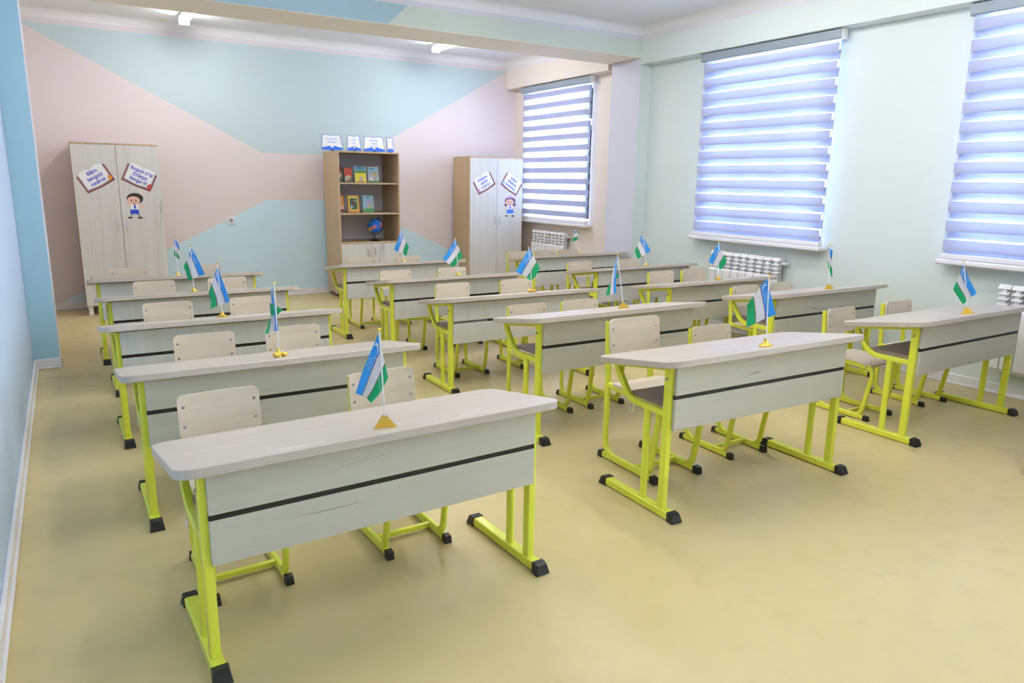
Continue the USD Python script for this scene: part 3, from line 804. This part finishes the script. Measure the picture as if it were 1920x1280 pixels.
for key, (bx_, by_, ang, pts, kind) in FLAGS.items():
    X, Y, rr, dh = POSE[key]
    t = math.radians(rr)
    ly = -(bx_ - X) * math.sin(t) + (by_ - Y) * math.cos(t)
    z = HT + dh - math.tan(TILT) * (ly - YT)
    side = {'L': 'left column', 'M': 'middle column', 'R': 'window column'}[key[0]]
    F = thing('table_flag', f'blue, white and green table flag, gold {BASEWORD[kind]} base, {ROW[int(key[1])]} desk of the {side}', 'flag',
              (bx_, by_, z + 0.0006), math.degrees(ang), 'table flags on the school desks')
    # the base sits flush on the tilted top
    lx_rot = math.radians(rr) - ang
    tilt_axis = np.array([math.cos(lx_rot), math.sin(lx_rot), 0])
    Rt = trimesh.transformations.rotation_matrix(-TILT, tilt_axis)
    for nm, m in flag_base(kind):
        m = m.copy()
        m.apply_transform(Rt)
        part(nm, m, 'brass', F)
    tip = np.array([pts[0][0], 0, pts[0][1]])
    part('pole', cyl((0, 0, 0.024), tip, 0.0026, 10), 'white_plastic', F)
    fin = trimesh.creation.icosphere(2, 0.0052)
    part('finial', moved(fin, tip + (0, 0, 0.003)), 'brass', F)
    A, Bq, C, D = [np.array([q[0], 0.0, q[1]]) for q in pts[1:]]
    cross = (D[0] - A[0]) * 1.0
    ph, amp = rng.uniform(0, 6.28), rng.uniform(0.006, 0.011)
    twist = key in ('L2', 'M2')

    def surf(s, v):
        """Point of the hanging cloth: s along the fly, v down the hoist."""
        q = (1 - s) * ((1 - v) * A + v * Bq) + s * ((1 - v) * D + v * C)
        y = amp * s * math.sin(2 * math.pi * 1.15 * v + ph) + 0.004 * math.sin(5.0 * s + ph)
        sag = -0.010 * math.sin(math.pi * s) * (0.4 + 0.6 * v)
        return q + np.array([0.006 * math.sin(3.3 * s + 2.5 * v + ph) * s, y + 0.0050, sag * 0.4]) + (np.array([0.055 * max(0.0, v - 0.66) / 0.34 * max(0.0, 1 - s / 0.5), 0.05 * max(0.0, v - 0.66), 0.02 * max(0.0, v - 0.66)]) if twist else 0.0)

    def nrm(s, v):
        e = 0.01
        n_ = np.cross(surf(min(s + e, 1), v) - surf(max(s - e, 0), v), surf(s, min(v + e, 1)) - surf(s, max(v - e, 0)))
        L_ = np.linalg.norm(n_)
        return n_ / L_ if L_ > 1e-12 else np.array([0, -1.0, 0])

    NS, NV = 22, 27
    S_, V_ = np.linspace(0, 1, NS), np.linspace(0, 1, NV)
    P0 = np.array([[surf(s, v) for v in V_] for s in S_])
    N0 = np.array([[nrm(s, v) for v in V_] for s in S_])
    uv = np.array([[(s, v) for v in V_] for s in S_]).reshape(-1, 2)
    h = 0.00035
    vv = np.vstack([(P0 + h * N0).reshape(-1, 3), (P0 - h * N0).reshape(-1, 3)])
    ff, n_ = [], NS * NV
    for i in range(NS - 1):
        for j in range(NV - 1):
            a, b, c_, d_ = i * NV + j, (i + 1) * NV + j, (i + 1) * NV + j + 1, i * NV + j + 1
            ff += [[a, b, c_], [a, c_, d_], [n_ + a, n_ + c_, n_ + b], [n_ + a, n_ + d_, n_ + c_]]
    rim = [(i * NV, (i + 1) * NV) for i in range(NS - 1)] + [((NS - 1) * NV + j, (NS - 1) * NV + j + 1) for j in range(NV - 1)] + \
          [(i * NV + NV - 1, (i - 1) * NV + NV - 1) for i in range(NS - 1, 0, -1)] + [(j, j - 1) for j in range(NV - 1, 0, -1)]
    for a, b in rim:
        ff += [[a, n_ + b, b], [a, n_ + a, n_ + b]]
    cl = part('cloth', trimesh.Trimesh(vv, ff, process=False), 'flag_cloth', F, smooth=True, uv=np.vstack([uv, uv]))

    def emblem(poly2):
        """Lays a flat shape given in flag units (fly, down) on both faces of the cloth."""
        pts2 = np.array(poly2)
        nn = len(pts2)
        out = []
        for sgn in (1, -1):
            v3 = np.array([surf(*np.clip(q, 0, 1)) + sgn * 0.0008 * nrm(*np.clip(q, 0, 1)) for q in pts2])
            tri = trimesh.creation.triangulate_polygon(Polygon(pts2), engine='earcut')[1]
            out.append(trimesh.Trimesh(v3, tri if sgn > 0 else tri[:, ::-1], process=False))
        return cat(*out)

    asp = 0.5
    cres = Point(0, 0).buffer(0.115, quad_segs=8).difference(Point(0.05, 0).buffer(0.100, quad_segs=8))
    cres = [(0.135 + q[0] * asp * 1.15, 0.16 + q[1]) for q in np.array(cres.exterior.coords)[:-1]]
    part('crescent', emblem(cres), 'paper_white', cl, smooth=False)
    stars = []
    for rw, cnt in enumerate((3, 4, 5)):
        for k_ in range(cnt):
            cx_, cy_ = 0.235 + (4 - k_) * 0.062 - 0.0, 0.075 + rw * 0.085
            stars.append(emblem([(cx_ + (0.031 if q % 2 == 0 else 0.014) * asp * math.sin(q * math.pi / 5) * 1.2, cy_ - (0.031 if q % 2 == 0 else 0.014) * math.cos(q * math.pi / 5)) for q in range(10)]))
    part('stars', cat(*stars), 'paper_white', cl, smooth=False)


# ------------------------------------------------------------------ cabinets and bookcase
def bar_handle(x, y, z0, z1):
    return sweep(fillet([(x, y, z0 + 0.012), (x, y - 0.024, z0), (x, y - 0.024, z1), (x, y, z1 - 0.012)], 0.012, 5), round_prof(0.011, 0.008, 10), (1, 0, 0))


def wardrobe(label, x0, x1, yf, yb, hx):
    xc = (x0 + x1) / 2
    c = thing('wardrobe_cabinet', label, 'cabinet', (xc, yf, 0))
    w, d, H = (x1 - x0) / 2, yb - yf, 1.622
    for s in (-1, 1):
        part('side_panel', bx(min(s * w, s * (w - 0.016)), max(s * w, s * (w - 0.016)), 0.018, d, 0.09, H - 0.016, 0.001), 'cabinet_oak', c, label='light oak side panel')
    part('top_panel', bx(-w, w, 0.0, d, H - 0.016, H, 0.001), 'cabinet_oak', c)
    part('bottom_panel', bx(-w + 0.016, w - 0.016, 0.018, d, 0.09, 0.106), 'cabinet_oak', c, smooth=False)
    part('back_panel', bx(-w + 0.016, w - 0.016, d - 0.006, d - 0.001, 0.106, H - 0.016), 'cabinet_back', c, smooth=False)
    for s in (-1, 1):
        dr = part('door', bx(*sorted((s * 0.0015, s * (w - 0.001))), 0.0, 0.017, 0.092, H - 0.017, 0.0012), 'cabinet_front', c, label='whitewashed oak cabinet door')
        part('handle', bar_handle(s * hx, 0.0, 0.80, 0.905), 'chrome', dr, label='chrome bar handle')
    for sx in (-1, 1):
        for yy in (0.03, d - 0.06):
            part('leg', bx(*sorted((sx * (w - 0.012), sx * (w - 0.052))), yy, yy + 0.035, 0.0, 0.09, 0.002), 'white_plastic', c)
    return c


wardrobe('pale whitewashed two-door cabinet in the left back corner with a boy sticker', 0.103, 0.838, 8.0, 8.44, 0.038)
wardrobe('pale two-door cabinet with oak sides beside the far window, with a girl sticker', 4.238, 4.985, 7.95, 8.40, 0.034)

SX0, SX1, SYF, SYB, SH = 2.585, 3.303, 7.90, 8.41, 1.627
c = thing('bookcase', 'oak bookcase with open shelves and low cupboard doors between the cabinets', 'bookcase', ((SX0 + SX1) / 2, SYF, 0))
w, d = (SX1 - SX0) / 2, SYB - SYF
for s in (-1, 1):
    part('side_panel', bx(*sorted((s * w, s * (w - 0.017))), 0, d, 0.05, SH - 0.017, 0.001), 'cabinet_oak', c)
part('top_panel', bx(-w, w, 0, d, SH - 0.017, SH, 0.001), 'cabinet_oak', c)
part('back_panel', bx(-w + 0.017, w - 0.017, d - 0.012, d - 0.002, 0.06, SH - 0.017), 'cabinet_back', c, smooth=False, label='grey back panel')
for z1 in (1.292, 0.960, 0.636):
    part('shelf_board', bx(-w + 0.017, w - 0.017, 0.004, d - 0.012, z1 - 0.018, z1, 0.001), 'cabinet_oak', c)
part('bottom_panel', bx(-w + 0.017, w - 0.017, 0.02, d - 0.012, 0.06, 0.077), 'cabinet_oak', c, smooth=False)
for s in (-1, 1):
    dr = part('door', bx(*sorted((s * 0.0015, s * (w - 0.018))), -0.002, 0.015, 0.065, 0.616, 0.0012), 'cabinet_front', c, label='whitewashed oak cupboard door')
    part('handle', bar_handle(s * 0.04, -0.002, 0.49, 0.575), 'chrome', dr, label='chrome bar handle')
for s in (-1, 1):
    for yy in (0.02, d - 0.05):
        part('leg', bx(*sorted((s * (w - 0.01), s * (w - 0.045))), yy, yy + 0.03, 0, 0.05, 0.002), 'chrome', c)


# ------------------------------------------------------------------ books on the shelves, leaning back a little
def book(label, x0, x1, zbase, h, prints, cover, y=8.02, lean=0.16, th=0.018, group=None):
    w = (x1 - x0) / 2
    b = thing('book', label, 'book', ((x0 + x1) / 2, y, zbase), 0, group)
    L = lambda m: moved(rotx(m, -lean), (0, 0, 0.0005 + th * math.sin(lean)))
    part('page_block', L(bx(-w + 0.002, w - 0.003, 0.002, th - 0.002, 0.003, h - 0.003)), 'paper_white', b, smooth=False)
    part('cover', L(cat(bx(-w, w, 0, 0.002, 0, h), bx(-w, w, th - 0.002, th, 0, h), bx(-w, -w + 0.002, 0, th, 0, h))), cover, b, smooth=False)
    for k_, (shape, m_) in enumerate(prints):
        g = shapely.affinity.scale(shape, 2 * w, h, origin=(0, 0))
        g = shapely.affinity.translate(g, -w, 0)
        part('cover_print', L(stand(extr(g, 0.0006), -0.0001 - 0.0005 * k_)), m_, b, smooth=False)
    return b


E_ = lambda x, z, rx, rz: shapely.affinity.scale(Point(0, 0).buffer(1, quad_segs=6), rx, rz).__class__(np.array(shapely.affinity.scale(Point(0, 0).buffer(1, quad_segs=6), rx, rz).exterior.coords) + (x, z))
Q_ = lambda x0, z0, x1, z1: sbox(x0, z0, x1, z1)
U1, U2 = 'books on the upper shelf', 'books on the middle shelf'
book('dark red book mostly hidden by the left side of the upper shelf', 2.612, 2.678, 1.2925, 0.185, [(Q_(0.05, 0.0, 0.95, 0.55), 'dark_green_print'), (E_(0.6, 0.4, 0.25, 0.15), 'tan_print')], 'maroon_print', group=U1)
book('book with a red cover and brown figures, second from left on the upper shelf', 2.695, 2.795, 1.2925, 0.165, [(Q_(0.08, 0.04, 0.94, 0.95), 'red_print'), (E_(0.5, 0.3, 0.33, 0.17), 'tan_print'), (E_(0.75, 0.16, 0.15, 0.11), 'dark_green_print'), (Q_(0.08, 0.04, 0.30, 0.36), 'grey_print'), (E_(0.5, 0.72, 0.3, 0.14), 'red_print')], 'dark_green_print', group=U1)
book('book with yellow and blue cover on the upper shelf', 2.815, 2.955, 1.2925, 0.178, [(Q_(0.04, 0.0, 0.96, 0.62), 'yellow_print'), (E_(0.5, 0.88, 0.40, 0.10), 'teal_print'), (Q_(0.0, 0.58, 1.0, 0.72), 'green_print'), (E_(0.55, 0.2, 0.16, 0.14), 'grey_print'), (Q_(0.25, 0.0, 0.75, 0.10), 'orange_print')], 'sky_print', group=U1)
book('grey-blue book, rightmost on the upper shelf', 2.972, 3.105, 1.2925, 0.178, [(Q_(0.08, 0.62, 0.92, 0.94), 'sky_print'), (E_(0.4, 0.86, 0.25, 0.06), 'teal_print'), (E_(0.62, 0.52, 0.22, 0.14), 'tan_print'), (E_(0.40, 0.22, 0.2, 0.09), 'paper_white'), (E_(0.5, 0.22, 0.1, 0.05), 'red_print'), (Q_(0.05, 0.02, 0.95, 0.12), 'green_print')], 'grey_print', group=U1)
book('orange book mostly hidden by the left side of the middle shelf', 2.612, 2.685, 0.9605, 0.185, [(E_(0.7, 0.55, 0.24, 0.3), 'orange_print'), (Q_(0.05, 0.0, 0.95, 0.20), 'maroon_print'), (E_(0.6, 0.30, 0.3, 0.12), 'skin_pink')], 'orange_print', group=U2)
book('orange book with a dark picture in a yellow frame on the middle shelf', 2.728, 2.862, 0.9605, 0.19, [(Q_(0.12, 0.13, 0.9, 0.93), 'yellow_print'), (Q_(0.2, 0.17, 0.84, 0.82), 'dark_green_print'), (E_(0.5, 0.5, 0.13, 0.1), 'maroon_print'), (E_(0.35, 0.35, 0.10, 0.07), 'sky_print'), (E_(0.66, 0.68, 0.1, 0.05), 'tan_print'), (E_(0.3, 0.24, 0.06, 0.04), 'paper_white')], 'orange_print', group=U2)
book('pale blue book with a green meadow cover on the middle shelf', 2.905, 3.035, 0.9605, 0.188, [(Q_(0.05, 0.0, 0.95, 0.22), 'green_print'), (E_(0.5, 0.9, 0.2, 0.05), 'teal_print'), (E_(0.6, 0.66, 0.25, 0.06), 'ribbon_pink'), (E_(0.45, 0.36, 0.2, 0.16), 'grey_print'), (E_(0.72, 0.4, 0.16, 0.12), 'tan_print')], 'sky_print', group=U2)

# ------------------------------------------------------------------ globe
mat('globe_map', {
    'tc': ('texture_coordinate', {}), 'n': ('noise_texture', {'scale': 13.0, 'detail': 3.0, 'roughness': 0.55}),
    'l': ('map_range', {'from_min': 0.535, 'from_max': 0.55, 'clamp': True}),
    'n2': ('noise_texture', {'scale': 9.0, 'detail': 0.0}),
    'r': ('rgb_ramp', {'interpolate': False, 'ramp': [(0.0, (0.75, 0.18, 0.12)), (0.45, (0.75, 0.62, 0.05)), (0.55, (0.20, 0.45, 0.12)), (0.66, (0.75, 0.32, 0.12))]}),
    'mx': ('mix_color', {'a': (0.01, 0.16, 0.72)}), 'p': ('principled_bsdf', {'roughness': 0.25})},
    [('tc.object', 'n.vector'), ('n.fac', 'l.value'), ('tc.object', 'n2.vector'), ('n2.fac', 'r.fac'), ('l.result', 'mx.fac'), ('r.color', 'mx.b'), ('mx.result', 'p.base_color')])
G = thing('globe', 'small blue desk globe on a black stand inside the bookcase', 'globe', (3.045, 8.06, 0.6365))
gc = np.array([0.01, 0, 0.170])
part('ball', moved(trimesh.creation.icosphere(4, 0.084), gc), 'globe_map', G, smooth=True)
ax = math.radians(23)
arc = [gc + 0.099 * np.array([math.sin(a), 0, math.cos(a)]) for a in np.linspace(ax, ax + math.pi, 25)]
part('meridian_arm', sweep(arc, rect_prof(0.014, 0.006, 0.002), (0, 1, 0)), 'dark_plastic', G)
for a in (ax, ax + math.pi):
    dv = np.array([math.sin(a), 0, math.cos(a)])
    part('pivot', cyl(gc + 0.08 * dv, gc + 0.106 * dv, 0.008, 12), 'dark_plastic', G)
part('stem', lathe([(0, 0.012), (0.014, 0.012), (0.009, 0.03), (0.008, 0.065), (0.016, 0.076), (0, 0.076)], 20), 'dark_plastic', G)
part('base', lathe([(0, 0), (0.066, 0), (0.066, 0.005), (0.05, 0.012), (0.02, 0.017), (0, 0.017)], 36), 'dark_plastic', G)


# ------------------------------------------------------------------ acrylic signs on the bookcase
def sign(label, x0, x1, lines, yaw=0.0):
    w, h = (x1 - x0) / 2, 0.172
    s = thing('table_sign', label, 'sign', ((x0 + x1) / 2, 8.03, SH), yaw, 'open-book signs on the bookcase')
    lean = 0.18
    L = lambda m: rotx(m, -lean)
    t = 0.80
    part('acrylic_plate', L(bx(-w, w, 0, 0.003, 0.0, h + 0.01)), 'clear_acrylic', s, smooth=False)
    part('back_leg', cat(rotx(bx(-w * 0.8, w * 0.8, 0, 0.003, 0.0, h * 0.97), lean + 0.16) ) if False else moved(rotx(bx(-w * 0.8, w * 0.8, 0, 0.003, 0.0, h * 0.98), 0.20), (0, 0.070, 0)), 'clear_acrylic', s, smooth=False)
    z0 = 0.012
    pg = Polygon([(-w * 0.97, z0), (0, z0 - 0.004), (w * 0.97, z0), (w * t, h), (w * 0.3, h + 0.003), (0, h - 0.008), (-w * 0.3, h + 0.003), (-w * t, h)])
    part('outline', L(stand(extr(pg, 0.0006), -0.0002)), 'pale_text', s, smooth=False, label='pale blue book outline')
    part('page', L(stand(extr(pg.buffer(-0.006), 0.0006), -0.0007)), 'paper_white', s, smooth=False)
    wave = Polygon([(-w * 0.97, z0), (0, z0 - 0.004), (w * 0.97, z0), (w * 0.90, z0 + 0.022), (w * 0.5, z0 + 0.034), (w * 0.2, z0 + 0.042), (0, z0 + 0.018), (-w * 0.2, z0 + 0.042), (-w * 0.5, z0 + 0.034), (-w * 0.90, z0 + 0.022)])
    part('blue_edge', L(stand(extr(wave, 0.0006), -0.0012)), 'book_blue', s, smooth=False, label='blue curled page edge')
    part('spine_foot', L(stand(extr(Polygon([(-0.015, 0.002), (0.015, 0.002), (0.02, 0.012), (-0.02, 0.012)]), 0.0006), -0.0016)), 'hair_black', s, smooth=False)
    for k_, tx in enumerate(lines):
        m = meshkit.text_mesh(tx, 0.016 if w > 0.1 else 0.012, 0.0006, bold=True)
        e = m.bounds
        sc = min(1.0, 1.5 * w / (e[1][0] - e[0][0]))
        m.apply_translation([-(e[0][0] + e[1][0]) / 2, 0, 0])
        m.apply_scale([sc, 1, 1])
        m.apply_translation([0, h - 0.050 - k_ * 0.034, 0])
        part('lettering', L(stand(m, -0.0012)), 'pale_text', s, smooth=False)
    return s


sign('wide open-book sign with two lines of blue writing, leftmost on the bookcase', 2.452, 2.700, ['Yaxshi kitob', "do'stingiz"])
sign('narrow glossy open-book sign, second from left on the bookcase', 2.742, 2.908, ['Kitobsiz', 'hayot', "bo'sh"], 0)
sign('wide open-book sign with three grey-blue lines, third on the bookcase', 2.928, 3.192, ['Kitob bilim', 'manbai', "o'qi o'rgan"])
sign('narrow whitish sign with a pale blue foot, rightmost on the bookcase', 3.212, 3.292, ['Ilm'], 0)


# ------------------------------------------------------------------ stickers on the cabinet doors
def book_sticker(label, xc, zc, ang, y, lines, accent, mirror=False, s=1.0):
    st = thing('book_sticker', label, 'sticker', (xc, y, zc), 0, 'open-book stickers on the cabinets')
    rot = lambda g: shapely.affinity.rotate(shapely.affinity.scale(g, s, s, origin=(0, 0)), ang, origin=(0, 0))
    w, h = 0.135, 0.093
    cov = Polygon([(-w, -h), (0, -h - 0.008), (w, -h), (w, h * 0.80), (-w, h * 0.80)])
    grey = Polygon([(-w + 0.012, -h + 0.016), (0, -h + 0.006), (w - 0.012, -h + 0.016), (w - 0.014, h * 0.86), (-w + 0.014, h * 0.86)])
    arc = lambda a, b: [(a + (b - a) * q / 8, h * 0.92 + 0.014 * math.sin(math.pi * q / 8) ** 0.8) for q in range(9)]
    page = Polygon([(-w + 0.022, -h + 0.026), (0, -h + 0.014), (w - 0.022, -h + 0.026)] + [(q[0], q[1]) for q in arc(w - 0.022, 0)] + [(q[0], q[1]) for q in arc(0, -w + 0.022)])
    T_ = lambda g, k_: stand(extr(rot(g), 0.0006), -0.0002 - 0.0006 * k_)
    part('cover', T_(cov, 0), 'cover_maroon', st, smooth=False)
    part('page_edge', T_(grey, 1), 'page_grey', st, smooth=False)
    part('page', T_(page.buffer(0), 2), 'paper_white', st, smooth=False)
    part('gutter', T_(sbox(-0.0018, -h + 0.015, 0.0018, h * 0.93), 3), 'page_grey', st, smooth=False)
    for k_, tx in enumerate(lines):
        m = meshkit.text_mesh(tx, 0.031, 0.0006, bold=True)
        e = m.bounds
        sc = min(1.0, 0.200 / (e[1][0] - e[0][0]))
        m.apply_translation([-(e[0][0] + e[1][0]) / 2, 0, 0])
        m.apply_scale([sc * s, s, 1])
        m.apply_translation([0.002 * s, (0.040 - k_ * 0.048) * s, 0])
        m.apply_transform(trimesh.transformations.rotation_matrix(math.radians(ang), [0, 0, 1]))
        part('lettering', stand(m, -0.0026), 'text_blue', st, smooth=False)
    a = -1 if mirror else 1
    part('corner_figure', T_(E_(a * (w - 0.026), -h + 0.040, 0.018, 0.026), 4), accent, st, smooth=False)
    return st


book_sticker('open-book sticker on the left door of the left cabinet reading Bilim tengsiz xazina', 0.283, 1.303, 29, 8.0, ['Bilim', 'tengsiz', 'xazinai'], 'orange_print')
book_sticker('open-book sticker tilted to the right on the right door of the left cabinet', 0.657, 1.318, -25, 8.0, ["Bugun o'qi", 'Ertaga', 'ilmga !!!'], 'red_print')
book_sticker('open-book sticker on the left door of the cabinet by the window', 4.430, 1.312, 29, 7.95, ["Kitobni", 'sevib', "o'qi bu"], 'ribbon_pink', True)
book_sticker('open-book sticker on the right door of the cabinet by the window', 4.826, 1.304, -32, 7.95, ["Kitob", 'bilimlar', 'xazinasi'], 'sky_print', True)


def child(label, xc, z0, y, girl=False, s=1.0):
    st = thing('child_sticker', label, 'sticker', (xc, y, z0), 0, 'school child stickers')
    T_ = lambda g, k_: stand(extr(shapely.affinity.scale(g, s, s, origin=(0, 0)), 0.0006), -0.0002 - 0.0006 * k_)
    part('shoes', T_(shapely.union_all([E_(-0.048, 0.008, 0.022, 0.008), E_(0.040, 0.006, 0.022, 0.009)]), 0), 'hair_black', st, smooth=False)
    if not girl:
        part('legs', T_(shapely.union_all([Polygon([(-0.035, 0.05), (-0.015, 0.05), (-0.038, 0.010), (-0.052, 0.010)]), Polygon([(0.008, 0.05), (0.028, 0.05), (0.046, 0.010), (0.034, 0.008)])]), 0), 'page_grey', st, smooth=False)
        part('shorts', T_(Polygon([(-0.038, 0.088), (0.028, 0.088), (0.034, 0.042), (-0.002, 0.040), (-0.006, 0.05), (-0.010, 0.04), (-0.046, 0.046)]), 1), 'shorts_blue', st, smooth=False)
    else:
        part('skirt', T_(Polygon([(-0.032, 0.094), (0.036, 0.094), (0.056, 0.048), (0.040, 0.038), (-0.036, 0.038), (-0.054, 0.048)]), 1), 'skirt_blue', st, smooth=False)
    part('arms', T_(shapely.union_all([Polygon([(-0.034, 0.138), (-0.068, 0.130), (-0.062, 0.108), (-0.030, 0.118)]), Polygon([(0.030, 0.138), (0.074, 0.118), (0.066, 0.100), (0.028, 0.116)])]) if not girl else
                       shapely.union_all([Polygon([(-0.032, 0.138), (-0.062, 0.086), (-0.050, 0.080), (-0.026, 0.118)]), Polygon([(0.032, 0.138), (0.060, 0.084), (0.048, 0.080), (0.026, 0.118)])]), 1), 'skin_pink', st, smooth=False)
    part('shirt', T_(Polygon([(-0.034, 0.142), (0.032, 0.142), (0.032, 0.086), (-0.034, 0.086)]), 2), 'paper_white', st, smooth=False)
    part('tie', T_(Polygon([(-0.004, 0.140), (0.004, 0.140), (0.010, 0.100), (0.0, 0.090), (-0.010, 0.100)]), 3), 'shorts_blue', st, smooth=False)
    part('hair', T_(E_(0.008, 0.190, 0.072, 0.052) if not girl else shapely.union_all([E_(0, 0.186, 0.074, 0.060), E_(-0.062, 0.140, 0.020, 0.018), E_(0.062, 0.140, 0.020, 0.018)]), 2), 'hair_black' if not girl else 'hair_plum', st, smooth=False)
    part('face', T_(shapely.union_all([E_(-0.006, 0.170, 0.056, 0.040), E_(-0.060, 0.166, 0.008, 0.010)]), 3), 'skin_pink', st, smooth=False)
    part('eyes', T_(shapely.union_all([E_(-0.026, 0.172, 0.006, 0.008), E_(0.014, 0.172, 0.006, 0.008)]), 4), 'hair_black', st, smooth=False)
    part('mouth', T_(E_(-0.006, 0.150, 0.011, 0.004), 4), 'red_print', st, smooth=False)
    if girl:
        part('ribbon', T_(Polygon([(-0.060, 0.206), (-0.045, 0.235), (0.0, 0.250), (0.045, 0.235), (0.062, 0.206), (0.03, 0.222), (0.0, 0.226), (-0.03, 0.222)]), 4), 'ribbon_pink', st, smooth=False)
    return st


child('flat sticker of a dark-haired schoolboy with blue shorts on the left cabinet', 0.592, 0.922, 8.0, False, 1.0)
child('flat sticker of a schoolgirl with pink ribbon and blue skirt on the right cabinet', 4.806, 0.900, 7.95, True, 1.03)

# ------------------------------------------------------------------ wall socket
o = thing('wall_socket', 'small white socket on the back wall between the left cabinet and the bookcase', 'socket', (1.557, YB, 0.865))
part('face_plate', bx(-0.038, 0.038, -0.012, 0.0, -0.036, 0.036, 0.004), 'white_plastic', o)
part('insert', moved(rotx(cyl((0, 0, 0), (0, 0, 0.006), 0.022, 20), math.pi / 2), (0, -0.0105, 0)), 'page_grey', o)

# ------------------------------------------------------------------ teacher's desk, of which only a corner shows at the right edge
t = thing('teacher_desk', 'beige desk panel and steel leg cut off by the right edge of the photo', 'desk', (3.788, 1.515, 0))
part('side_panel', bx(0.0, 0.018, -0.56, 0.0, 0.085, 0.645, 0.002), 'desk_grey', t)
part('side_panel', bx(1.08, 1.098, -0.56, 0.0, 0.085, 0.645, 0.002), 'desk_grey', t)
part('modesty_panel', bx(0.018, 1.08, -0.03, -0.012, 0.25, 0.645, 0.002), 'desk_grey', t)
part('desk_top', bx(-0.02, 1.118, -0.60, 0.02, 0.645, 0.668, 0.003), 'top_laminate', t)
for lx in (0.002, 1.066):
    for lyy in (-0.035, -0.55):
        part('leg', bx(lx, lx + 0.028, lyy, lyy + 0.028, 0.0, 0.086, 0.002), 'chrome', t)
